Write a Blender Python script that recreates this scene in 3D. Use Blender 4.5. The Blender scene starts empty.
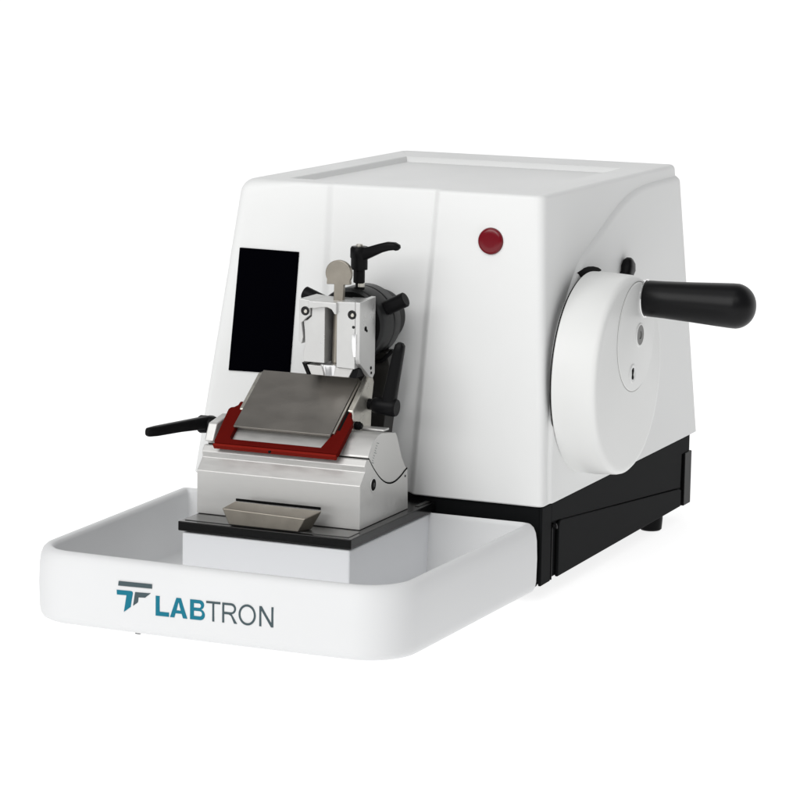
import bpy, bmesh, math
from mathutils import Vector, Matrix
import numpy as np

S = 0.001            # millimetres to metres
ZF = 97.0            # height of the housing's lower edge above the table, mm
SC = bpy.context.scene
COL = SC.collection

# ---------------------------------------------------------------- helpers
def W(p):
    return Vector((p[0]*S, p[1]*S, (p[2]+ZF)*S))

def empty(name, loc):
    o = bpy.data.objects.new(name, None); COL.objects.link(o)
    o.empty_display_size = .02
    o.location = W(loc); return o

def obj(name, bm, mat, parent=None, bevel=0, seg=3, angle=35, smooth=True, label=None, mats=None):
    """bm is in millimetres, machine coordinates; links ONE mesh object under parent"""
    bmesh.ops.recalc_face_normals(bm, faces=bm.faces)
    me = bpy.data.meshes.new(name)
    for v in bm.verts: v.co = W(v.co)
    bm.to_mesh(me); bm.free()
    for m in (mats or [mat]): me.materials.append(m)
    o = bpy.data.objects.new(name, me); COL.objects.link(o)
    if smooth:
        me.shade_smooth(); me.set_sharp_from_angle(angle=math.radians(angle))
    # origin at the centre of the part
    if me.vertices:
        c = sum((v.co for v in me.vertices), Vector())/len(me.vertices)
        me.transform(Matrix.Translation(-c)); o.location = c
    if bevel:
        b = o.modifiers.new('bevel', 'BEVEL'); b.width = bevel*S; b.segments = seg
        b.limit_method = 'ANGLE'; b.angle_limit = math.radians(30); b.harden_normals = True
    if parent is not None:
        o.parent = parent
        o.matrix_parent_inverse = world(parent).inverted()
    if label: o['label'] = label
    return o

def world(o):
    m = Matrix.Translation(o.location)
    if o.parent is not None:
        m = world(o.parent) @ o.matrix_parent_inverse @ m
    return m

def box(bm, x0, x1, y0, y1, z0, z1):
    vs = [bm.verts.new((x, y, z)) for x in (x0, x1) for y in (y0, y1) for z in (z0, z1)]
    for f in ((0,1,3,2),(4,6,7,5),(0,4,5,1),(2,3,7,6),(0,2,6,4),(1,5,7,3)):
        bm.faces.new([vs[i] for i in f])

def prism(bm, pts, axis, a0, a1):
    """pts: 2-D outline; axis x: (y,z), y: (x,z), z: (x,y); extruded a0..a1"""
    def P(p, a):
        return {'x': (a, p[0], p[1]), 'y': (p[0], a, p[1]), 'z': (p[0], p[1], a)}[axis]
    lo = [bm.verts.new(P(p, a0)) for p in pts]; hi = [bm.verts.new(P(p, a1)) for p in pts]
    n = len(pts)
    bm.faces.new(lo); bm.faces.new(list(reversed(hi)))
    for i in range(n):
        bm.faces.new((lo[i], lo[(i+1) % n], hi[(i+1) % n], hi[i]))

def frame(d):
    d = Vector(d).normalized()
    a = Vector((0, 0, 1)) if abs(d.z) < .9 else Vector((0, 1, 0))
    u = d.cross(a).normalized(); v = d.cross(u).normalized()
    return u, v

def lathe(bm, p, d, prof, n=64, cap=(True, True)):
    """rings of (distance along d, radius) from p"""
    p = Vector(p); d = Vector(d).normalized(); u, v = frame(d)
    rings = []
    for t, r in prof:
        c = p + d*t
        if r < 1e-4: rings.append([bm.verts.new(c)]); continue
        rings.append([bm.verts.new(c + u*(r*math.cos(2*math.pi*k/n)) + v*(r*math.sin(2*math.pi*k/n))) for k in range(n)])
    for a, b in zip(rings, rings[1:]):
        for k in range(n):
            k2 = (k+1) % n
            if len(a) == 1 and len(b) == 1: continue
            if len(a) == 1: bm.faces.new((a[0], b[k], b[k2]))
            elif len(b) == 1: bm.faces.new((a[k], b[0], a[k2]))
            else: bm.faces.new((a[k], b[k], b[k2], a[k2]))
    if cap[0] and len(rings[0]) > 1: bm.faces.new(rings[0])
    if cap[1] and len(rings[-1]) > 1: bm.faces.new(rings[-1])

def rod(bm, a, b, r0, r1=None, n=32):
    a = Vector(a); b = Vector(b); L = (b-a).length; r1 = r0 if r1 is None else r1
    e = min(.8, min(r0, r1)*.3)
    lathe(bm, a, b-a, [(0, r0-e), (e, r0), (L-e, r1), (L, r1-e)], n)

def sweep(bm, path, n=20):
    """path: list of (point, half-width, half-height, up) -> rounded bar"""
    rings = []
    P = [Vector(q[0]) for q in path]
    for i, q in enumerate(path):
        d = (P[min(i+1, len(P)-1)] - P[max(i-1, 0)]).normalized()
        up = Vector(q[3]); s = d.cross(up).normalized(); up = s.cross(d).normalized()
        ring = []
        for k in range(n):
            t = 2*math.pi*k/n
            c, sn = math.cos(t), math.sin(t)
            c = math.copysign(abs(c)**.55, c); sn = math.copysign(abs(sn)**.55, sn)
            ring.append(bm.verts.new(P[i] + s*(q[1]*c) + up*(q[2]*sn)))
        rings.append(ring)
    for a, b in zip(rings, rings[1:]):
        for k in range(n): bm.faces.new((a[k], b[k], b[(k+1) % n], a[(k+1) % n]))
    bm.faces.new(rings[0]); bm.faces.new(rings[-1])

def new(): return bmesh.new()

def rrect(x0, x1, y0, y1, radii, n=12):
    """rounded rectangle outline; radii for (x0,y0),(x1,y0),(x1,y1),(x0,y1) corners, counter-clockwise"""
    out = []
    cs = [((x0, y0), 180), ((x1, y0), 270), ((x1, y1), 0), ((x0, y1), 90)]
    sx = [1, -1, -1, 1]; sy = [1, 1, -1, -1]
    for i, ((cx, cy), a0) in enumerate(cs):
        r = radii[i]; ox, oy = cx + sx[i]*r, cy + sy[i]*r
        for k in range(n+1):
            a = math.radians(a0 + 90*k/n)
            out.append((ox + r*math.cos(a), oy + r*math.sin(a)))
    return out

# ---------------------------------------------------------------- materials
def mat(name, col, rough=.4, metal=0, spec=.5, bump=0, bscale=400, stretch=None, vary=0, coat=0, emit=None, vscale=30):
    m = bpy.data.materials.new(name); m.use_nodes = True
    nt = m.node_tree; b = nt.nodes['Principled BSDF']
    b.inputs['Base Color'].default_value = (*col, 1)
    b.inputs['Roughness'].default_value = rough
    b.inputs['Metallic'].default_value = metal
    b.inputs['Specular IOR Level'].default_value = spec
    b.inputs['Coat Weight'].default_value = coat
    tc = nt.nodes.new('ShaderNodeTexCoord'); mp = nt.nodes.new('ShaderNodeMapping')
    nt.links.new(tc.outputs['Object'], mp.inputs[0])
    if stretch: mp.inputs['Scale'].default_value = stretch
    if vary:
        n = nt.nodes.new('ShaderNodeTexNoise'); n.inputs['Scale'].default_value = vscale; n.inputs['Detail'].default_value = 6
        nt.links.new(mp.outputs[0], n.inputs['Vector'])
        r = nt.nodes.new('ShaderNodeMapRange')
        r.inputs['From Min'].default_value = .3; r.inputs['From Max'].default_value = .7
        r.inputs['To Min'].default_value = 1-vary; r.inputs['To Max'].default_value = 1+vary*.6
        nt.links.new(n.outputs['Fac'], r.inputs['Value'])
        x = nt.nodes.new('ShaderNodeVectorMath'); x.operation = 'SCALE'
        x.inputs[0].default_value = col
        nt.links.new(r.outputs[0], x.inputs['Scale']); nt.links.new(x.outputs[0], b.inputs['Base Color'])
        r2 = nt.nodes.new('ShaderNodeMapRange')
        r2.inputs['From Min'].default_value = .3; r2.inputs['From Max'].default_value = .7
        r2.inputs['To Min'].default_value = max(.02, rough-.08); r2.inputs['To Max'].default_value = rough+.08
        nt.links.new(n.outputs['Fac'], r2.inputs['Value']); nt.links.new(r2.outputs[0], b.inputs['Roughness'])
    if bump:
        n2 = nt.nodes.new('ShaderNodeTexNoise'); n2.inputs['Scale'].default_value = bscale; n2.inputs['Detail'].default_value = 4
        nt.links.new(mp.outputs[0], n2.inputs['Vector'])
        bp = nt.nodes.new('ShaderNodeBump'); bp.inputs['Strength'].default_value = bump; bp.inputs['Distance'].default_value = .0004
        nt.links.new(n2.outputs['Fac'], bp.inputs['Height']); nt.links.new(bp.outputs[0], b.inputs['Normal'])
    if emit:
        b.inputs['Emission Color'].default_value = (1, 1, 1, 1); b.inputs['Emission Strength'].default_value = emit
    return m

WHITE = mat('white_painted_shell', (.78, .785, .78), .42, spec=.12, vary=.012, vscale=9, bump=.05, bscale=900)
TRAYW = mat('white_moulded_plastic', (.72, .725, .73), .42, spec=.15, vary=.012, vscale=9, bump=.04, bscale=700)
PEDW = mat('white_enamel', (.86, .87, .89), .35, spec=.2)
WHEELW = mat('white_wheel_paint', (.77, .775, .765), .36, spec=.15, vary=.012, vscale=9)
BLACK = mat('black_textured_paint', (.008, .0085, .009), .55, spec=.02, bump=.04, bscale=1500)
BLACKP = mat('black_moulded_plastic', (.006, .006, .0065), .36, spec=.07, bump=.05, bscale=600)
GRIP = mat('black_grip_plastic', (.006, .006, .0065), .34, spec=.16, bump=.04, bscale=500)
GAP = mat('dark_joint', (.004, .004, .004), .8, spec=.1)
PLATEB = mat('black_gloss_lacquer', (.006, .006, .006), .16, spec=.3)
SLIDE = mat('polished_dark_slideway', (.10, .10, .098), .3, metal=.8)
GLASS = mat('black_display_glass', (.001, .001, .002), .12, spec=.0)
GREYB = mat('dark_grey_anodised', (.018, .0185, .019), .36, spec=.25, metal=.2, vary=.1)
BRKT = mat('dark_bronze_grey_paint', (.022, .021, .019), .4, spec=.3, vary=.15)
ALU = mat('satin_aluminium', (.62, .615, .60), .42, metal=.55, spec=.4, vary=.025, vscale=60, bump=.03, bscale=900, stretch=(1, 3, 3))
ALU2 = mat('bright_machined_aluminium', (.62, .62, .61), .34, metal=.55, spec=.4, vary=.06, vscale=45)
CREAM = mat('nickel_plated_steel', (.62, .60, .54), .32, metal=.8, vary=.15, vscale=90)
STEEL = mat('brushed_dark_steel', (.24, .225, .205), .36, metal=.75, spec=.4, vary=.05, vscale=26, bump=.06, bscale=220, stretch=(1, 1.8, 1.8))
STEELE = mat('ground_steel_edge', (.5, .47, .42), .3, metal=.9)
BRASS = mat('tarnished_nickel', (.30, .275, .235), .36, metal=.8, vary=.12, vscale=70)
RED = mat('red_anodised_metal', (.105, .005, .0035), .5, spec=.02, metal=0, vary=.08, vscale=60)
LENS = mat('red_translucent_lens', (.15, .002, .008), .16, spec=.35)
CHROME = mat('chromed_ring', (.85, .85, .85), .15, metal=.8)
TEAL = mat('teal_ink', (.005, .16, .235), .5, spec=.2)
INK = mat('slate_grey_ink', (.06, .088, .098), .5, spec=.2)

# ================================================================= MICROTOME
mt = empty('microtome', (-196, 240, -ZF))
mt['label'] = 'white rotary microtome with black display, silver knife holder and round handwheel'
mt['category'] = 'microtome'

H = 311.0
def lerp(a, b, t): return a + (b-a)*t

# ---- housing: plan outline lofted with draft on every side, the middle of the front sunk back
def plan():
    """list of (bottom xy, top xy, edge radius, recess depth, inward normal), clockwise seen from below the front"""
    pts = []
    def add(b, t, r, n, dep=0): pts.append((b, t, r, dep, n))
    def corner(bx, by, tx, ty, rb, rt, sx, sy, a0, er0, er1):
        """bx,by / tx,ty: sharp corner at the bottom and top; sx, sy point into the body"""
        for k in range(9):
            a = math.radians(a0 - 90*k/8); c_, s_ = math.cos(a), math.sin(a)
            add((bx+sx*rb+rb*c_, by+sy*rb+rb*s_), (tx+sx*rt+rt*c_, ty+sy*rt+rt*s_), lerp(er0, er1, k/8), (-c_, -s_))
    corner(0, 0, -12, 15, 7, 11, -1, 1, 0, 4.5, 4.5)
    def front(bx, tx, dep, r=4.5): add((bx, 0), (tx, 15), r, (0, 1), dep)
    for f in (.2, .4, .6, .85): front(lerp(-7, -137, f), lerp(-23, -121, f), 0)
    for k in range(13):                       # right slope of the sunk middle
        f = k/12; front(lerp(-139, -152, f), lerp(-122, -134, f), 9*(.5-.5*math.cos(math.pi*f)))
    for f in (.2, .5, .8): front(lerp(-152, -243, f), lerp(-134, -240, f), lerp(9, 2.6, f))
    for k in range(9):                        # left slope
        f = k/8; front(lerp(-244, -256, f), lerp(-241, -250, f), 2.6*(.5+.5*math.cos(math.pi*f)))
    for k in range(1, 12):
        f = k/12; front(lerp(-256, -387, f), lerp(-250, -333, f), 0, lerp(4.5, 13, max(0, f-.4)/.6))
    corner(-393, 0, -351, 15, 6, 18, 1, 1, 270, 13.5, 15)
    for k in range(1, 12): add((-393, lerp(6, 470, k/12)), (-351, lerp(33, 410, k/12)), 15, (1, 0))
    corner(-393, 484, -351, 428, 14, 18, 1, -1, 180, 15, 10)
    for k in range(1, 12): add((lerp(-379, -8, k/12), 484), (lerp(-333, -22, k/12), 428), lerp(10, 8, k/12), (0, -1))
    corner(0, 484, -12, 428, 8, 10, -1, -1, 90, 8, 4.5)
    for k in range(1, 12): add((0, lerp(476, 7, k/12)), (-12, lerp(418, 26, k/12)), 4.5, (-1, 0))
    return pts

bm = new()
PL = plan(); N = len(PL)
rings = []
for z, ins in ((0, 1.2), (1.2, 0), (20, 0), (60, 0), (110, 0), (160, 0), (210, 0), (250, 0), (280, 0)):
    t = z/H
    rings.append([bm.verts.new((lerp(b[0], tp[0], t)+nn_[0]*ins, lerp(b[1], tp[1], t)+dep+nn_[1]*ins, z)) for b, tp, rad, dep, nn_ in PL])
K = 8
for k in range(K+1):
    a = math.radians(90*k/K); r = []
    for b, tp, rad, dep, nn_ in PL:
        z = H - rad*(1-math.sin(a)); ins = rad*(1-math.cos(a)); t = z/H
        r.append(bm.verts.new((lerp(b[0], tp[0], t) + nn_[0]*ins, lerp(b[1], tp[1], t) + dep + nn_[1]*ins, z)))
    rings.append(r)
for a, b in zip(rings, rings[1:]):
    for i in range(N): bm.faces.new((a[i], a[(i+1) % N], b[(i+1) % N], b[i]))
# top with its sunk panel
def inner_ring(x0, x1, y0, y1, z, src):
    c = Vector(((x0+x1)/2, (y0+y1)/2)); out = []
    for v in src:
        d = Vector((v.co.x, v.co.y)) - Vector((-181, 221))
        tx = (x1-x0)/2/abs(d.x) if abs(d.x) > 1e-6 else 1e9
        ty = (y1-y0)/2/abs(d.y) if abs(d.y) > 1e-6 else 1e9
        t = min(tx, ty); out.append([c.x + d.x*t, c.y + d.y*t, z])
    for cx, cy in ((x0, y0), (x1, y0), (x1, y1), (x0, y1)):
        j = min(range(len(out)), key=lambda i: (out[i][0]-cx)**2 + (out[i][1]-cy)**2)
        out[j] = [cx, cy, z]
    return [bm.verts.new(p) for p in out]
last = rings[-1]
i0 = inner_ring(-306, -47, 44, 349, H, last)
i1 = inner_ring(-305, -48, 45, 348, H-.7, last)
i2 = inner_ring(-303, -50, 48, 345, H-6, last)
for a, b in ((last, i0), (i0, i1), (i1, i2)):
    for i in range(N): bm.faces.new((a[i], a[(i+1) % N], b[(i+1) % N], b[i]))
bm.faces.new(i2)
bm.faces.new(list(reversed(rings[0])))
housing = obj('housing', bm, WHITE, mt, angle=28)

def side_x(z): return -12.0*z/H
# ---- raised side panel with its long curved front edge
cur = [(13, 2), (13.6, 25), (15.5, 50), (19, 80), (26.7, 114), (38, 150), (58, 185), (82, 212), (110, 236), (142, 249), (174, 261),
       (205, 273.5), (235, 283.5), (262, 290.5), (290, 295), (330, 297.5), (375, 297.5)]
def smooth(pts, it=2):
    for _ in range(it):
        q = [pts[0]]
        for a, b in zip(pts, pts[1:]):
            q += [(a[0]*.75+b[0]*.25, a[1]*.75+b[1]*.25), (a[0]*.25+b[0]*.75, a[1]*.25+b[1]*.75)]
        q.append(pts[-1]); pts = q
    return pts
cur = smooth(cur)
zb = lambda z: 484 - 56*z/H
back = [(zb(z)-5, z) for z in (250, 200, 150, 100, 50, 2)]
def panel_ring(off, dx):
    r = []
    for i, p in enumerate(cur):
        a = Vector(cur[max(i-1, 0)]); b = Vector(cur[min(i+1, len(cur)-1)]); d = (b-a).normalized()
        nn = Vector((d.y, -d.x))
        y, z = p[0]+nn.x*off, p[1]+nn.y*off
        if i == 0: z = 2
        if i == len(cur)-1: y = zb(z)-5
        r.append((y, z))
    r += back
    return [bm.verts.new((side_x(z)+dx, y, z)) for y, z in r]
cur[-1] = (zb(297.5)-5, 297.5)
bm = new()
rs = [panel_ring(-1, -1), panel_ring(0, .2), panel_ring(1.0, 1.5), panel_ring(2.2, 2.8), panel_ring(3.8, 3.7), panel_ring(5.8, 4.0)]
n = len(cur) + len(back)
for a, b in zip(rs, rs[1:]):
    for i in range(n): bm.faces.new((a[i], a[(i+1) % n], b[(i+1) % n], b[i]))
bm.faces.new(rs[0]); bm.faces.new(rs[-1])
obj('side_panel', bm, WHITE, housing, angle=40)

# ---- display window
bm = new()
def fy(z): return 15*z/H
dp = [(-283.6, 112.5), (-354.3, 111.2), (-345.3, 239.6), (-277.5, 239.1)]
lo = [bm.verts.new((x, fy(z)-1.6, z)) for x, z in dp]; hi = [bm.verts.new((x, fy(z)+1, z)) for x, z in dp]
bm.faces.new(lo); bm.faces.new(hi)
for i in range(4): bm.faces.new((lo[i], lo[(i+1) % 4], hi[(i+1) % 4], hi[i]))
obj('display_screen', bm, GLASS, mt, bevel=.5, seg=2)

# ---- red power lamp
lp = empty('power_lamp', (-66.5, 12, 263)); lp.parent = mt; lp.matrix_parent_inverse = world(mt).inverted()
nrm = Vector((0, -1, .048))
bm = new(); lathe(bm, (-66.5, 13.2, 263), nrm, [(0, 14.9), (.6, 14.8), (1.0, 14.3), (1.0, 13.5), (.4, 13.2), (0, 13.2)], 64, (False, False))
obj('lamp_ring', bm, WHITE, lp)
bm = new(); lathe(bm, (-66.5, 13.2, 263), nrm, [(0, 13.3), (2.2, 13.2), (3.3, 12.7), (4.0, 11.8), (4.3, 10.5), (4.4, 6), (4.42, 0)], 64, (True, False))
obj('lamp_lens', bm, LENS, lp, angle=60)

# ---- handwheel on the right side
hw = empty('handwheel', (0, 115, 122)); hw.parent = mt; hw.matrix_parent_inverse = world(mt).inverted()
wc = (114.5, 122.0); X = Vector((1, 0, 0))
bm = new()
lathe(bm, (-9, wc[0], wc[1]), X, [(0, 88), (9, 88), (9.5, 50)], 128)
obj('wheel_seat', bm, WHITE, mt, angle=40)
bm = new(); lathe(bm, (-.4, wc[0], wc[1]), X, [(0, 101.2), (1.6, 101.2)], 160)
obj('wheel_gap', bm, GAP, mt)
bm = new()
prism(bm, [(100, 225.5), (106, 227.2), (116, 228.8), (128, 229.0), (143, 227.6), (158, 224.8), (168, 221.4), (160, 212), (110, 214)], 'x', -12, -4.5)
obj('seat_slot', bm, GAP, mt)
bm = new()
R = 103.5
lathe(bm, (0, wc[0], wc[1]), X, [(1.0, R-2), (2.4, R), (20, R+.2), (42, R-1.2), (45.5, R-2.2), (47.4, R-4.2), (48.2, R-7), (48.4, R-10), (48.4, 0)], 180, (True, False))
obj('wheel_body', bm, WHEELW, hw, angle=50)
ic = (129.5, 160.0)
bm = new(); lathe(bm, (47, ic[0], ic[1]), X, [(0, 57), (1.45, 57)], 128)
obj('insert_joint', bm, mat('grey_joint', (.35, .35, .34), .5, spec=.3), hw)
bm = new(); lathe(bm, (47, ic[0], ic[1]), X, [(0, 56), (1.6, 56), (2.4, 55.3), (2.6, 54.3), (2.6, 0)], 128, (True, False))
obj('insert_disc', bm, WHEELW, hw)
hc = (153.0, 197.0)
ad = Vector((1, 0, -.015)).normalized()
ch = empty('crank_handle', (50, hc[0], hc[1])); ch.parent = hw; ch.matrix_parent_inverse = world(hw).inverted()
bm = new()
pr = [(0, 16.5), (1, 18.2), (2.2, 18.6), (20, 19.1), (50, 20.6), (75, 22.1), (92, 23.0)]
for k in range(1, 13):
    a = math.radians(90*k/12); pr.append((95+21.5*math.sin(a), 23.2*math.cos(a)**.92 if k < 12 else 0))
lathe(bm, (50.5, hc[0], hc[1]), ad, pr, 96, (True, False))
obj('grip', bm, GRIP, ch, angle=60)
bm = new(); lathe(bm, (49, hc[0], hc[1]), X, [(0, 19.8), (1.6, 19.8), (2.2, 19.2), (2.2, 0)], 64, (True, False))
obj('handle_collar', bm, CHROME, ch)
bm = new(); lathe(bm, (49.3, 138.5, 160.6), X, [(.2, 12.4), (.9, 12.2), (1.3, 11.6), (1.3, 10.4), (.6, 10.2)], 48, (False, False))
sk = obj('screw_seat', bm, WHEELW, hw)
bm = new(); lathe(bm, (49.3, 138.5, 160.6), X, [(.2, 10.6), (.9, 10.6), (1.2, 10.2), (1.2, 4.2), (.5, 4.0), (.5, 0)], 48, (True, False))
obj('centre_screw', bm, mat('grey_zinc_screw', (.14, .14, .135), .45, metal=.4), hw)
bm = new(); lathe(bm, (49.3, 119, 123.2), X, [(.2, 9.8), (1.0, 9.6), (1.5, 8.8), (1.2, 6.2), (.5, 5.4), (.4, 0)], 48, (True, False))
obj('plug_ring', bm, WHITE, hw)
bm = new()
prism(bm, [(116.2, 116.5), (120, 115.5), (121.6, 119), (120.2, 122), (122, 126), (120.6, 131), (117.6, 131.4), (116.6, 127), (117.6, 122.5)], 'x', 49.6, 50.4)
obj('plug_slot', bm, GAP, hw)

# ---- wheel lock pin, above the wheel
bm = new()
c0 = Vector((-10, 231, 205)); c1 = Vector((3.5, 240, 219))
sweep(bm, [((-9+0, 229, 200), 6.5, 10, (0, 1, 0)), ((0, 234, 208), 6.5, 11, (0, 1, 0)), ((1, 237, 216), 6.5, 11, (0, 1, 0)), ((1, 239.5, 222), 5.5, 9, (0, 1, 0)), ((1, 241, 225.5), 3, 5, (0, 1, 0))])
obj('wheel_lock_pin', bm, BLACKP, mt, angle=60)

# ---- black base under the housing
bs = empty('base', (-195, 230, -40)); bs.parent = mt; bs.matrix_parent_inverse = world(mt).inverted()
bm = new(); box(bm, -388, -4.5, 4.5, 478, -80, -.6)
obj('base_body', bm, BLACK, bs, bevel=1)
bm = new()      # side skirt: front post, slot, long sloping panel
prism(bm, [(3, -81.5), (30, -81.2), (30, -1), (3, -1)], 'x', -4.4, -1.2)
obj('front_post', bm, BLACK, bs, bevel=1)
bm = new()
prism(bm, [(30.5, -1), (30.5, -20), (445, -58), (447, -20), (474, -20), (474, -1)], 'x', -4.4, -1.6)
obj('upper_skirt', bm, BLACK, bs, bevel=.8)
bm = new()
prism(bm, [(50, -81), (50, -28), (52, -24), (55, -22.5), (60, -22.8), (440, -58.8), (446, -60.5), (446, -80)], 'x', -4.4, -.6)
obj('lower_skirt', bm, BLACK, bs, bevel=1.6)
bm = new()
sweep(bm, [((-3.2, 38, -28), 4, 5, (1, 0, 0)), ((-3.2, 39, -26), 4, 5, (1, 0, 0)), ((-3.2, 41, -24.4), 2.5, 4, (1, 0, 0))], 14)
box(bm, -4.4, -1.8, 34, 36, -81, -26)
obj('slot_lip', bm, BLACKP, bs, bevel=.4)
bm = new(); box(bm, -30, -.2, 455, 479, -81, -20)
obj('rear_post', bm, BLACKP, bs, bevel=1)
for fx, fyy in ((-16, 386), (-370, 386), (-370, 60), (-40, 60)):
    bm = new(); lathe(bm, (fx, fyy, -ZF+.2), (0, 0, 1), [(0, 11), (1.5, 12.6), (13, 13.5), (17.5, 13.5)], 40)
    obj('rubber_foot', bm, BLACKP, bs)

# ---- black table plate and white pedestal carrying the knife holder
tb = empty('table_plate', (-210, -100, -10)); tb.parent = mt; tb.matrix_parent_inverse = world(mt).inverted()
bm = new(); box(bm, -303.5, -117.3, -204, 3.5, -14.5, -5)
obj('plate', bm, PLATEB, tb, bevel=.9)
for x0, x1, y0, y1 in ((-299.5, -123, -197, -170), (-126, -121.5, -30, -2)):
    bm = new(); box(bm, x0, x1, y0, y1, -5.5, -4.3)
    obj('slideway', bm, SLIDE, tb, bevel=.3)
bm = new(); prism(bm, [(-300.5, -201.5), (-119.5, -201.5), (-119.5, 3), (-300.5, 3)], 'z', -82, -16.2)
obj('pedestal', bm, PEDW, mt, bevel=2.2)
bm = new(); box(bm, -297, -123, -197, 3, -16.4, -14.4)
obj('pedestal_joint', bm, GAP, mt)

# ================================================================= KNIFE HOLDER (clamped to the table plate)
kh = empty('knife_holder', (-216, -100, 0)); kh.parent = mt; kh.matrix_parent_inverse = world(mt).inverted()
xl, xr = -304.5, -127.3
arc = [(-141.5, 61.5)]
for k in range(1, 16):
    f = k/16; a = lerp(-141.5, -47.5, f)
    arc.append((a, 61.5 - 25.5*f - 27*math.sin(math.pi*min(1, f*1.02))**.9*.72))
arc.append((-47.0, 36.2))
basepro = [(-162, -4.8), (-162, 38.5), (-150.5, 50.2), (-151.5, 56), (-147, 61.8)] + arc + [(-44.5, -4.8)]
bm = new(); prism(bm, basepro, 'x', xl, xr)
obj('holder_base', bm, ALU, kh, bevel=.7, seg=2)
up = [(y+.35, z+1.0) for y, z in arc]
uppro = up + [(-51, 40), (-60, 51), (-71, 72), (-75.5, 77.5), (-110, 82.5), (-117, 81.5), (-131, 76), (-141, 64)]
bm = new(); prism(bm, uppro, 'x', xl+.8, xr-1)
obj('tilting_segment', bm, ALU, kh, bevel=.8, seg=2)
# dark joint between cradle and tilting segment
bm = new()
prism(bm, [(y, z) for y, z in arc] + [(y+.6, z+1.2) for y, z in reversed(arc)], 'x', xl+2, xr-.4)
obj('cradle_joint', bm, GAP, kh)
# end screw
bm = new(); lathe(bm, (xr-.4, -131.5, 34.8), X, [(0, 7.2), (.9, 7.0), (1.1, 6.2), (.7, 5.6)], 32, (True, True))
es = obj('clamp_screw', bm, ALU2, kh)
bm = new(); lathe(bm, (xr+.1, -131.5, 34.8), X, [(0, 5.8), (.5, 5.8)], 32)
obj('screw_socket', bm, GAP, es)
bm = new(); lathe(bm, (xr-.2, -130.2, 34.4), X, [(0, 2.6), (.9, 2.4), (1.0, 1.6)], 24)
obj('screw_core', bm, GREYB, es)
bm = new(); lathe(bm, (xr-.5, -53, 30), X, [(0, 1.3), (.8, 1.2)], 12)
obj('set_screw', bm, GAP, kh)
# tilt scale marks
bm = new()
for k in range(9):
    y = -138 + k*1.7 if False else -134 + k*1.5
    z = 57 + k*2.2
    L = 5.5 if k % 4 == 0 else 3
    v = [bm.verts.new((xr-.85, y+a, z+b)) for a, b in ((0, 0), (L, -1.6), (L, -1.1), (0, .5))]
    bm.faces.new(v)
obj('tilt_scale', bm, INK, kh, smooth=False)

# knife plate: dark brushed steel, tilted; coordinates along the slope
P0 = Vector((0, -142, 82)); P1 = Vector((0, -75, 129))
sd = (P1-P0).normalized(); sn = Vector((0, -sd.z, sd.y))     # up along the slope, outward normal
def slope_box(bm, x0, x1, s0, s1, h0, h1, skew=0):
    vs = []
    for x in (x0, x1):
        for s in (s0, s1):
            for h in (h0, h1):
                q = P0 + sd*s + sn*h; vs.append(bm.verts.new((x, q.y, q.z)))
    for f in ((0,1,3,2),(4,6,7,5),(0,4,5,1),(2,3,7,6),(0,2,6,4),(1,5,7,3)):
        bm.faces.new([vs[i] for i in f])
def slope_prism(bm, pts, h0, h1):
    lo = []; hi = []
    for x, s in pts:
        a = P0 + sd*s + sn*h0; b = P0 + sd*s + sn*h1
        lo.append(bm.verts.new((x, a.y, a.z))); hi.append(bm.verts.new((x, b.y, b.z)))
    bm.faces.new(lo); bm.faces.new(list(reversed(hi)))
    n = len(pts)
    for i in range(n): bm.faces.new((lo[i], lo[(i+1) % n], hi[(i+1) % n], hi[i]))
LEN = (P1-P0).length
bm = new(); slope_box(bm, -275, -169, 0, LEN, -2.4, 0)
obj('pressure_plate', bm, STEEL, kh, bevel=.6, seg=2)
bm = new(); slope_box(bm, -168.6, -166.4, 4, LEN-2, -7, -1.0)
obj('blade_edge', bm, STEELE, kh, bevel=.3)
bm = new(); slope_box(bm, -272, -170, 8, LEN-4, -12, -4.5)
obj('blade_bed', bm, STEELE, kh, bevel=.6)
bm = new(); slope_box(bm, -166, -163.2, 10, LEN-4, -9, -3)
obj('bed_side', bm, GAP, kh, bevel=.3)
# inner bright surface seen inside the red guard
bm = new(); slope_box(bm, -290, -160, -18, 30, -14, -9)
obj('guard_bed', bm, ALU, kh, bevel=.8)
# cheek behind the plate
bm = new()
prism(bm, [(-110, 78), (-96, 78), (-66, 80), (-64, 108), (-60, 124), (-66, 134), (-76, 128), (-96, 112), (-110, 102)], 'x', -165.5, -159.5)
obj('cheek_plate', bm, CREAM, kh, bevel=1)
bm = new(); prism(bm, [(-122, 78), (-66, 80), (-64, 108), (-66, 126), (-76, 126), (-118, 96)], 'x', -280, -274)
obj('cheek_plate', bm, CREAM, kh, bevel=1)
bm = new(); box(bm, -274, -166, -72, -62, 80, 112)
obj('back_rest', bm, ALU, kh, bevel=1)
bm = new(); rod(bm, (-159.5, -104, 86.5), (-154, -104, 86.5), 4.2); rod(bm, (-155, -104, 86.5), (-152, -104, 86.5), 3)
obj('stop_pin', bm, BLACKP, kh)
bm = new(); box(bm, -160, -134, -92, -79, 80.5, 82.5)
obj('bright_strip', bm, ALU2, kh, bevel=.5)
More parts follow.
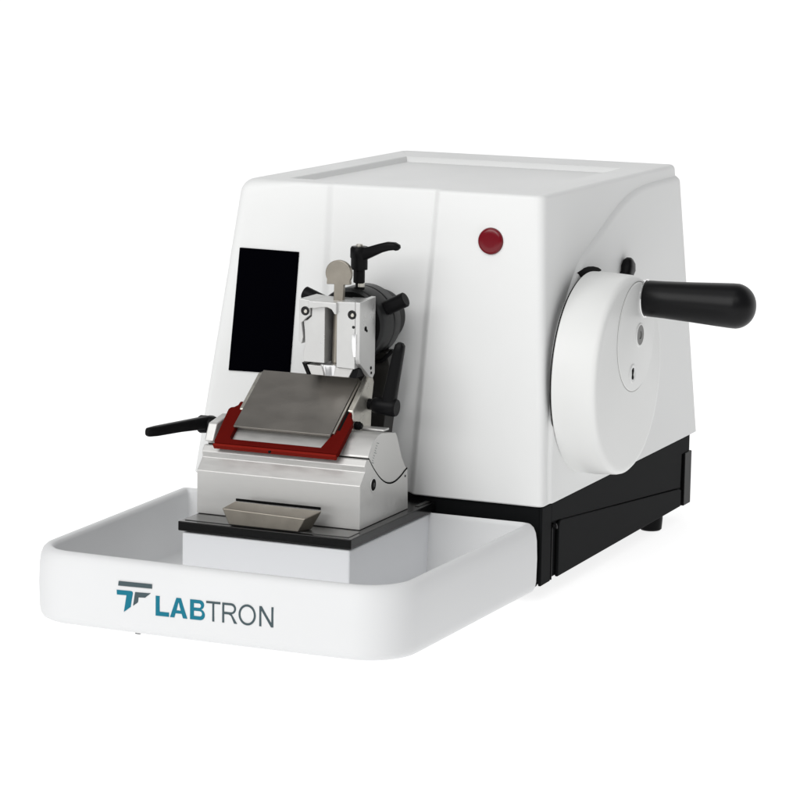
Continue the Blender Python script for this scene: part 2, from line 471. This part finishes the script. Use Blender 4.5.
# red U-shaped finger guard
xg0, xg1 = -290, -154.5
gp = [(xg0+2, -21), (xg1-1, -21), (xg1, -19), (xg1, 22), (xg1-2, 26), (xg1-2, 28), (xg1-6, 31), (xg1-6, 36), (xg1-11.5, 38.5),
      (xg1-16, 0), (xg1-20, -14.5), (xg0+18, -14.5), (xg0+16, -12), (xg0+15, 39), (xg0+6.5, 38), (xg0+6, 33), (xg0+3, 30), (xg0-.5, 29), (xg0-2, 26), (xg0+1, -19)]
bm = new(); slope_prism(bm, gp, -8.8, -3.2)
obj('finger_guard', bm, RED, kh, bevel=.7, seg=2)
# front lip of the guard
bm = new(); slope_box(bm, xg0+1, xg1-1, -24, -21.1, -9.6, -4.2)
obj('guard_lip', bm, mat('red_anodised_edge', (.21, .014, .009), .5, spec=.02, metal=0), kh, bevel=.6)
bm = new(); lathe(bm, (-222, -167.2, 65.2), (0, -1, -.2), [(0, 1.4), (1.6, 1.4), (2, .9)], 16)
obj('guard_pin', bm, BLACKP, kh)
# left block of the lateral slide, chamfered
bm = new(); prism(bm, [(-150, 66), (-141, 83), (-112, 88), (-98, 84), (-98, 66)], 'x', -303, -293)
obj('end_block', bm, ALU, kh, bevel=1.5)

def lever(name, hub0, hub1, r, arm, parent, tip=None):
    e = empty(name, hub0); e.parent = parent; e.matrix_parent_inverse = world(parent).inverted()
    bm = new(); a = Vector(hub0); b = Vector(hub1); L = (b-a).length
    lathe(bm, a, b-a, [(0, r*.62), (L*.28, r*.66), (L*.34, r*.92), (L*.5, r*1.0), (L*.93, r*1.08), (L, r*.95)], 40)
    obj('lever_hub', bm, BLACKP, e, angle=40)
    bm = new(); sweep(bm, arm)
    obj('lever_arm', bm, BLACKP, e, angle=50)
    if tip:
        bm = new(); rod(bm, tip[0], tip[1], tip[2])
        obj('lever_screw', bm, CREAM, e)
    return e
# right clamp lever, standing up
lever('clamp_lever', (-166, -72, 103.5), (-129, -72, 101.6), 8.6,
      [((-138, -72, 100), 7.0, 7.4, (0, 1, 0)), ((-137, -72, 112), 6.8, 7.0, (0, 1, 0)), ((-132, -72, 138), 5.9, 6, (0, 1, 0)), ((-128, -72, 158), 5.2, 5.4, (0, 1, 0)), ((-126.6, -72, 164.5), 4.6, 4.8, (0, 1, 0)), ((-126, -72, 167), 2.6, 3, (0, 1, 0))],
      kh, ((-170, -72, 103.7), (-165, -72, 103.5), 3.2))
# left clamp lever, pointing out to the front
lever('clamp_lever', (-303, -108, 75.5), (-329, -110, 74.5), 8.5,
      [((-318, -104, 76), 6, 7.2, (0, 0, 1)), ((-323, -118, 77), 5.6, 6.2, (0, 0, 1)), ((-333, -146, 77), 5, 5.4, (0, 0, 1)), ((-342, -178, 77), 4.7, 5.1, (0, 0, 1)), ((-345, -188, 77), 4.0, 4.4, (0, 0, 1)), ((-345.5, -190, 77), 2.5, 3, (0, 0, 1))],
      kh)
# steel clamp bar at the front foot of the holder
bm = new()
A = [bm.verts.new(p) for p in ((-257.5, -200, 11.5), (-168, -200, 9.5), (-159, -180, 14.5), (-253, -180, 15.5))]
B = [bm.verts.new(p) for p in ((-250, -200, -4.2), (-175.5, -200, -4.2), (-169, -183, -4.2), (-246, -183, -4.2))]
bm.faces.new(A); bm.faces.new(list(reversed(B)))
for i in range(4): bm.faces.new((A[i], A[(i+1) % 4], B[(i+1) % 4], B[i]))
obj('clamp_bar', bm, BRASS, kh, bevel=1.0, seg=2)
bm = new(); box(bm, -261, -169, -162.8, -161.6, 11.6, 14)
obj('bar_slot', bm, GAP, kh)

# ================================================================= SPECIMEN HEAD (orientable clamp on the front of the housing)
sh = empty('specimen_head', (-188, -14, 179)); sh.parent = mt; sh.matrix_parent_inverse = world(mt).inverted()
Y = Vector((0, -1, 0)); dc = (-188, 179)
bm = new(); lathe(bm, (dc[0], 20, dc[1]), Y, [(0, 28), (30, 28)], 64)
obj('ram', bm, GREYB, sh)
bm = new(); lathe(bm, (dc[0], -12, dc[1]), Y, [(0, 34), (1, 36), (3, 37), (17, 37), (18, 36.3), (19.5, 36.3), (20.5, 37), (43, 37), (45, 36), (46, 34)], 96)
obj('swivel_ring', bm, GREYB, sh, angle=30)
bm = new(); lathe(bm, (dc[0], -57.5, dc[1]), Y, [(0, 33), (1.5, 33), (2, 32)], 64)
obj('ring_face', bm, GAP, sh)
bm = new(); rod(bm, (-155, -42, 196), (-134.5, -42, 206.3), 7.6); obj('adjusting_pin', bm, BLACKP, sh)
bm = new(); rod(bm, (-221, -42, 196), (-246, -42, 205.5), 7.0); obj('adjusting_pin', bm, BLACKP, sh)
bm = new()
prism(bm, [(-191, 66), (-161, 64), (-157, 96), (-152, 126), (-158, 150), (-191, 150)], 'y', -34, -10)
obj('dovetail_bracket', bm, BRKT, sh, bevel=1)
bm = new(); sweep(bm, [((-172, -36, 139), 2, 2, (0, 1, 0)), ((-163, -36, 141), 2, 2, (0, 1, 0)), ((-156, -36, 147), 2, 2, (0, 1, 0)), ((-150, -36, 153), 2, 2, (0, 1, 0))], 10)
obj('bracket_seal', bm, BLACKP, sh, angle=60)
# quick release lever on top
tl = empty('release_lever', (-182, -50, 222)); tl.parent = sh; tl.matrix_parent_inverse = world(sh).inverted()
bm = new(); lathe(bm, (-182, -50, 208), (0, 0, 1), [(0, 5.8), (8, 5.8), (9, 3.6), (12, 3.6), (13, 5.8), (25.5, 5.8), (26, 8.4), (37, 8.4), (38, 9.2), (47, 9.2), (49, 8)], 40)
obj('lever_hub', bm, BLACKP, tl, angle=40)
bm = new(); sweep(bm, [((-187, -50, 247), 7, 7, (0, 0, 1)), ((-178, -50, 249.5), 6.4, 6.6, (0, 0, 1)), ((-168, -52, 253), 5.6, 5.4, (0, 0, 1)), ((-158, -53, 257), 5.2, 4.7, (0, 0, 1)), ((-149, -54, 259.6), 5.0, 4.5, (0, 0, 1)), ((-142, -54, 260), 4.6, 3.9, (0, 0, 1)), ((-138.6, -54, 258.6), 4, 3.4, (0, 0, 1)), ((-137.3, -54, 257.4), 2.2, 2, (0, 0, 1))])
obj('lever_arm', bm, BLACKP, tl, angle=60)
bm = new(); rod(bm, (-182, -50, 255), (-182, -50, 259.4), 3.6); obj('lever_screw', bm, CREAM, tl)
bm = new(); rod(bm, (-180, -50, 216), (-180, -50, 221), 3.9); obj('lever_stud', bm, CREAM, tl)

# the clamp itself: machined block with a slot, two side jaws
sc = empty('specimen_clamp', (-190, -82, 170)); sc.parent = mt; sc.matrix_parent_inverse = world(mt).inverted()
cl, cr, yf, yb = -223.5, -158.0, -100.0, -62.0
ztop, zbot = 208.0, 145.0
sl0, sl1 = -196.5, -183.0
bm = new(); prism(bm, [(cl+4, zbot), (sl0, zbot), (sl0, 201), (-199, 203.5), (-205, 204), (cl+13, 203), (cl+12.5, 191), (cl+8, 187), (cl+3.8, 186), (cl+5, 176), (cl+5.6, 162), (cl+4, 156)], 'y', yf+1.2, yb)
obj('left_jaw', bm, ALU2, sc, bevel=.7)
bm = new(); prism(bm, [(cl, zbot+21), (cl+3.2, zbot+18), (cl+4.6, 170), (cl+3, 184), (cl+8, 189), (cl+12, 192), (cl+12, ztop-1), (cl, ztop)], 'y', yf-1.6, yb+1)
obj('jaw_bracket', bm, ALU2, sc, bevel=.7)
bm = new(); prism(bm, [(sl1, zbot-3), (cr-5.2, zbot-3.5), (cr-5.2, ztop), (sl1, ztop-.5)], 'y', yf, yb)
obj('right_jaw', bm, ALU2, sc, bevel=.7)
bm = new(); prism(bm, [(yf, ztop), (yf, 152), (yf+2, 147), (-74, 131), (-67, 128.5), (yb, 133), (yb, ztop+2)], 'x', cr-5.0, cr)
obj('side_plate', bm, ALU2, sc, bevel=.6)
bm = new()   # arched bridge over the slot
ap = [(cl+11, ztop-1.2), (cl+11, ztop-9.5), (cl+14, ztop-8.5), (cl+18, ztop-8.8), (-199, ztop-7.2), (-192, ztop-6.6), (-187, ztop-8.5), (-184, ztop-13), (-182, ztop-13), (-182, ztop-1.2)]
prism(bm, ap, 'y', yf-3.6, yb+2)
obj('bridge', bm, ALU2, sc, bevel=1.0)
bm = new(); box(bm, sl0-2, sl1+2, yb-16, yb-2, zbot-3, 203)
obj('slot_back', bm, mat('dark_slot_steel', (.04, .04, .042), .35, metal=.6), sc)
bm = new(); rod(bm, (-193, -80.5, 174), (-193, -83, 174), 1.5); obj('slot_pin', bm, ALU2, sc)
# T-headed thumb screw: flat round head, neck, long shank down the slot
bm = new()
hx = -187.0
pts = []
for k in range(25):
    a = math.radians(-28 + 236*k/24)
    pts.append((hx-1 + 14.0*math.cos(a), 233.5 + 13.2*math.sin(a)))
pts += [(hx-13.6, 222.2), (hx-5.4, 222.6), (hx-6.0, 203), (hx+4.4, 203), (hx+4.8, 222.4), (hx+11.8, 223.0)]
prism(bm, pts, 'y', -87, -82)
obj('thumb_key', bm, BRASS, sc, bevel=.7, seg=2)
bm = new(); rod(bm, (-187.6, -86, 205), (-189.6, -86, 144), 4.3); obj('key_shank', bm, BRASS, sc)
for sx, sz in ((-216.5, 196.2), (-166.4, 195.5)):
    yy = yf-1.6 if sx < -200 else yf
    bm = new(); lathe(bm, (sx, yy+.2, sz), Y, [(0, 4.6), (.7, 4.5), (1.0, 3.9), (.5, 3.3)], 28, (True, True))
    s = obj('cap_screw', bm, GREYB, sc)
    bm = new(); lathe(bm, (sx+.6, yy-.2, sz-.3), Y, [(0, 1.9), (.8, 1.7), (1.0, 1.0)], 20)
    obj('screw_centre', bm, CREAM, s)
bm = new()      # thin relief and stop on the right jaw corner
sweep(bm, [((cr-5.6, yf-.6, 177), 2.4, 1.2, (0, 1, 0)), ((cr-5.6, yf-.9, 170), 2.4, 1.4, (0, 1, 0)), ((cr-5.4, yf-.6, 162), 2.2, 1.2, (0, 1, 0)), ((cr-5, yf-.2, 154), 1.4, .8, (0, 1, 0))], 12)
obj('corner_stop', bm, CHROME, sc, angle=60)
for (y, z, r) in ((-86, 180.5, 2.6), (-83, 178, 1.5), (-72, 139.5, 1.9), (-71, 134.5, 1.5)):
    bm = new(); lathe(bm, (cr-.3, y, z), X, [(0, r), (.7, r*.9)], 16)
    obj('side_screw', bm, GAP, sc)
bm = new(); lathe(bm, (cr-6.8, yf+.2, 183.3), Y, [(0, 1.6), (.7, 1.4)], 12); obj('stop_screw', bm, GREYB, sc)
# lower jaw under the block
bm = new(); prism(bm, [(cl+7, zbot-3), (cr-8, zbot-3.6), (cr-13, 132.2), (cl+12, 132.2)], 'y', yf+3, yb+3)
obj('lower_jaw', bm, ALU, sc, bevel=.7)
bm = new(); prism(bm, [(cl+2, zbot-1), (cl+6.6, zbot-2), (cl+11, 132.2), (cl+7.6, 132.2)], 'y', yf+2, yb+3)
obj('jaw_edge', bm, BLACKP, sc, bevel=.3)
bm = new(); prism(bm, [(cr-8, zbot-3), (cr-3, zbot-4), (cr-5, 132), (cr-12.4, 132)], 'y', yf+4, yb+3)
obj('jaw_edge', bm, BLACKP, sc, bevel=.3)
bm = new(); lathe(bm, (-192.5, yf+6, 144), (0, 0, -1), [(0, 9.5), (2, 9.2), (11, 6.6)], 40)
obj('jaw_button', bm, CHROME, sc)

# ================================================================= WASTE TRAY
wt = empty('waste_tray', (-200, -165, -ZF))
wt['label'] = 'white open waste tray with rounded corners and lettering along its front'
wt['category'] = 'tray'
XL, XR, YF, YB = -408.0, 0.0, -341.0, -1.5
prof = [(-60, -85.5), (-12, -85.5), (-7, -85), (-3.2, -83), (-1.2, -79.5), (-.2, -74), (.3, -50), (-.4, -32), (-1.6, -24), (-3.8, -18.6), (-7, -15.6), (-10.5, -15), (-13.4, -16.4), (-14.8, -20), (-17, -76), (-20, -81), (-26, -82.4), (-60, -82.4)]
def tray_ring(o):
    rr = max(4, 50+o*.9); rl = max(4, 48+o*.9); rb = max(3, 13+o*.5)
    pts = rrect(XL-o, XR+o, YF-o, YB+min(o*.55, .3), (rl, rr, rb, max(3, rb-6)), 14)
    out = []
    # side walls run slightly together towards the front; insert extra points along the long sides
    n = len(pts)
    for i in range(n):
        a = pts[i]; b = pts[(i+1) % n]
        out.append(a)
        L = math.dist(a, b)
        if L > 40:
            for k in range(1, 8): out.append((lerp(a[0], b[0], k/8), lerp(a[1], b[1], k/8)))
    res = []
    for x, y in out:
        f = (YB-y)/(YB-YF)
        cx = -204
        s = 1 - .045*f - (.0 if x > cx else -.0)
        xx = cx + (x-cx)*s + (2.0*f if x > cx else 0)
        # very slight bow of the front
        yy = y - 4*f*(1-((xx-cx)/204)**2)*1.0
        res.append((xx, yy))
    return res
bm = new(); rgs = []
for o, z in prof:
    zz = z
    rgs.append([bm.verts.new((x, y, zz)) for x, y in tray_ring(o)])
n = len(rgs[0])
for a, b in zip(rgs, rgs[1:]):
    for i in range(n): bm.faces.new((a[i], a[(i+1) % n], b[(i+1) % n], b[i]))
bm.faces.new(rgs[0]); bm.faces.new(rgs[-1])
obj('tray_shell', bm, TRAYW, wt, angle=50)
for fx, fyy in ((-330, -250), (-70, -250), (-330, -60), (-70, -60)):
    bm = new(); lathe(bm, (fx, fyy, -ZF+.2), (0, 0, 1), [(0, 8), (1, 9), (11.2, 9.5)], 32)
    obj('tray_foot', bm, TRAYW, wt)

# ---- lettering on the tray front: outlines as flat curves turned into mesh
def front_y(x):
    f = 1.0; return YF - 4*(1-((x+204)/204)**2) - .3
def loops_to_part(name, loops, m, parent, thick=.25):
    cu = bpy.data.curves.new(name, 'CURVE'); cu.dimensions = '2D'; cu.fill_mode = 'BOTH'; cu.extrude = thick
    for lp_ in loops:
        s = cu.splines.new('POLY'); s.points.add(len(lp_)-1)
        for i, (x, y) in enumerate(lp_): s.points[i].co = (x, y, 0, 1)
        s.use_cyclic_u = True
    t = bpy.data.objects.new('tmp', cu); COL.objects.link(t)
    dg = bpy.context.evaluated_depsgraph_get(); me = bpy.data.meshes.new_from_object(t.evaluated_get(dg))
    bpy.data.objects.remove(t); bpy.data.curves.remove(cu)
    bm = new(); bm.from_mesh(me); bpy.data.meshes.remove(me)
    for v in bm.verts:
        x, z, d = v.co
        v.co = (x, front_y(x) - d, z)
    return obj(name, bm, m, parent, smooth=False)

TX, TZ = -252.3, -63.6      # left end of the text and its base line
CH = 18.9                   # capital height
slopez = .018               # text runs slightly uphill on the wall
def place(lp_, ox): return [(TX+ox+u*1.0, TZ + v + slopez*(ox+u)) for u, v in lp_]
def arcpts(cx, cy, rx, ry, a0, a1, k=14):
    return [(cx+rx*math.cos(math.radians(a0+(a1-a0)*i/k)), cy+ry*math.sin(math.radians(a0+(a1-a0)*i/k))) for i in range(k+1)]
c = CH
def L_(w, t): return [[(0, 0), (w, 0), (w, t), (t*1.05, t), (t*1.05, c), (0, c)]]
def A_(w, t):
    ap = w*.5; h = t*.55
    out = [(0, 0), (t*1.1, 0), (t*1.1+w*.075, c*.22), (w-t*1.1-w*.075, c*.22), (w-t*1.1, 0), (w, 0), (ap+h*1.1, c), (ap-h*1.1, c)]
    return [out, [(t*1.1+w*.13, c*.37), (w-t*1.1-w*.13, c*.37), (ap, c*.80)]]
def B_(w, t):
    m = c*.52; r1 = (c-m)/2; r2 = m/2 + .0
    out = [(0, 0)] + arcpts(w-r2-.2, r2+.2, r2, r2+.2, -90, 80, 10) + arcpts(w-r1-1.0, c-r1, r1, r1, -50, 90, 10) + [(0, c)]
    i1 = [(t, t*.85)] + arcpts(w-r2-.6, (t*.85+m-t*.35)/2, r2-t*.62, (m-t*.35-t*.85)/2, -90, 90, 8) + [(t, m-t*.35)]
    i2 = [(t, m+t*.42)] + arcpts(w-r1-1.6, (m+t*.42+c-t*.8)/2, r1-t*.65, (c-t*.8-m-t*.42)/2, -90, 90, 8) + [(t, c-t*.8)]
    return [out, i1, i2]
def T_(w, t): return [[(w/2-t/2, 0), (w/2+t/2, 0), (w/2+t/2, c-t), (w, c-t), (w, c), (0, c), (0, c-t), (w/2-t/2, c-t)]]
def R_(w, t):
    r = c*.27; cy = c-r
    out = [(0, 0), (t, 0), (t, c*.43), (w*.46, c*.43), (w*.62, c*.36), (w-t*1.2, 0), (w+.6, 0), (w*.74, c*.37), (w*.66, c*.45)] + arcpts(w-r-.4, cy, r, r, -72, 90, 12) + [(0, c)]
    inn = [(t, c*.55)] + arcpts(w-r-.6, (c*.55+c-t)/2, r-t*.9, (c-t-c*.55)/2, -90, 90, 10) + [(t, c-t)]
    return [out, inn]
def O_(w, t):
    return [arcpts(w/2, c/2, w/2, c/2+.4, 0, 352, 40), arcpts(w/2, c/2, w/2-t, c/2+.4-t, 0, 352, 40)]
def N_(w, t): return [[(0, 0), (t, 0), (t, c-t*1.9), (w-t*1.15, 0), (w, 0), (w, c), (w-t, c), (w-t, t*1.9), (t*1.15, c), (0, c)]]
tb_, tr_ = 4.0, 2.0
lets = [('L', L_, 14.0, tb_, 0, TEAL), ('A', A_, 18.0, tb_, 15.2, TEAL), ('B', B_, 15.6, tb_, 36.2, TEAL),
        ('T', T_, 14.6, tr_, 53.0, INK), ('R', R_, 14.6, tr_, 69.6, INK), ('O', O_, 17.6, tr_, 86.4, INK), ('N', N_, 14.2, tr_, 107.6, INK)]
txt = empty('lettering', (-190, -344, -53)); txt.parent = wt; txt.matrix_parent_inverse = world(wt).inverted()
for nm, fn, w, t, ox, m in lets:
    loops_to_part('letter', [place(l, ox) for l in fn(w, t)], m, txt).__setitem__('label', ('bold teal capital letter ' if m is TEAL else 'thin slate grey capital letter ') + nm)
# emblem: from the photograph's crop, expressed in mm on the wall
def em(pts):
    out = []
    for px, py in pts:
        x = -292.5 + (px-90)/16/.917*.985
        z = -35.2 - (py-75)/16/.917*1.0 + (px-90)/16/.917*.118
        out.append((x, z))
    return out
eb = empty('emblem', (-275, -342, -48)); eb.parent = wt; eb.matrix_parent_inverse = world(wt).inverted()
loops_to_part('emblem_bar', [em([(100, 72), (628, 124), (628, 186), (92, 136)])], INK, eb)
loops_to_part('emblem_hook', [em([(68, 196), (290, 216), (316, 224), (326, 250), (292, 440), (184, 508), (225, 275), (72, 262)])], TEAL, eb)
loops_to_part('emblem_flag', [em([(362, 232), (606, 252), (520, 312), (418, 306), (408, 376), (330, 424)])], INK, eb)
# tiny foot edge seen under the front wall
bm = new(); box(bm, -279.5, -274.5, -335, -328, -86.6, -84.8)
obj('mould_mark', bm, GREYB, wt)

# ================================================================= SETTING: white sweep the machine stands on, with an added glow
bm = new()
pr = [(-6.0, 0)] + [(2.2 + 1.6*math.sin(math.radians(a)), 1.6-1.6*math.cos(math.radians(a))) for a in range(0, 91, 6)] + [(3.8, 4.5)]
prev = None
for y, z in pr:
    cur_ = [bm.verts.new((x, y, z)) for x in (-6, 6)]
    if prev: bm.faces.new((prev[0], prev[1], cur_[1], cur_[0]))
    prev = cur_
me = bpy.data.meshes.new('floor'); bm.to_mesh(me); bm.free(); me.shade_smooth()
FLOOR = mat('white_floor_added_glow', (.42, .42, .42), .7, spec=.1, emit=.84)  # emission is added to wash out ground shadows and fill from below
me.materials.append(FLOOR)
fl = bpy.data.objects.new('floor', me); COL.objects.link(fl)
fl['kind'] = 'structure'; fl['label'] = 'plain white surface with added glow, sweeping up behind the machine'

# ================================================================= CAMERA
f, psi, th, ro = 3023.0, .41005, .168196, .015747
fw = Vector((-math.sin(psi)*math.cos(th), math.cos(psi)*math.cos(th), -math.sin(th)))
rt = Vector((math.cos(psi), math.sin(psi), 0)); upv = rt.cross(fw)
r = math.cos(ro)*rt + math.sin(ro)*upv; u = -math.sin(ro)*rt + math.cos(ro)*upv
cam = bpy.data.cameras.new('camera'); co = bpy.data.objects.new('camera', cam); COL.objects.link(co)
M = Matrix((( r.x, u.x, -fw.x, 0), (r.y, u.y, -fw.y, 0), (r.z, u.z, -fw.z, 0), (0, 0, 0, 1)))
co.matrix_world = Matrix.Translation(W((1048.84, -2774.52, 610.31))) @ M
cam.sensor_width = 36; cam.lens = f/800*36; cam.clip_end = 100; cam.clip_start = .05
SC.camera = co

# ================================================================= LIGHT
w = bpy.data.worlds.new('World'); SC.world = w; w.use_nodes = True
w.node_tree.nodes['Background'].inputs[0].default_value = (.97, .985, 1, 1)
w.node_tree.nodes['Background'].inputs[1].default_value = .2
def area(name, loc, target, size, power, sy=None, col=(1, 1, 1)):
    l = bpy.data.lights.new(name, 'AREA'); l.energy = power; l.size = size; l.color = col
    if sy: l.shape = 'RECTANGLE'; l.size_y = sy
    o = bpy.data.objects.new(name, l); COL.objects.link(o); o.location = loc
    o.rotation_euler = (Vector(target)-Vector(loc)).to_track_quat('-Z', 'Y').to_euler()
    return o
area('key_softbox', (-.75, -2.8, 2.0), (-.2, -.1, .1), 2.3, 71, col=(1, .997, .99))
area('fill_softbox', (1.2, -2.0, 2.4), (-.2, -.1, .1), 1.3, 11)
area('top_softbox', (-.3, -.6, 2.2), (-.2, .1, .2), 1.4, 6)

SC.render.engine = 'CYCLES'
SC.view_settings.view_transform = 'Standard'; SC.view_settings.look = 'None'
SC.view_settings.exposure = 0; SC.view_settings.gamma = 1
SC.render.resolution_x = SC.render.resolution_y = 1024
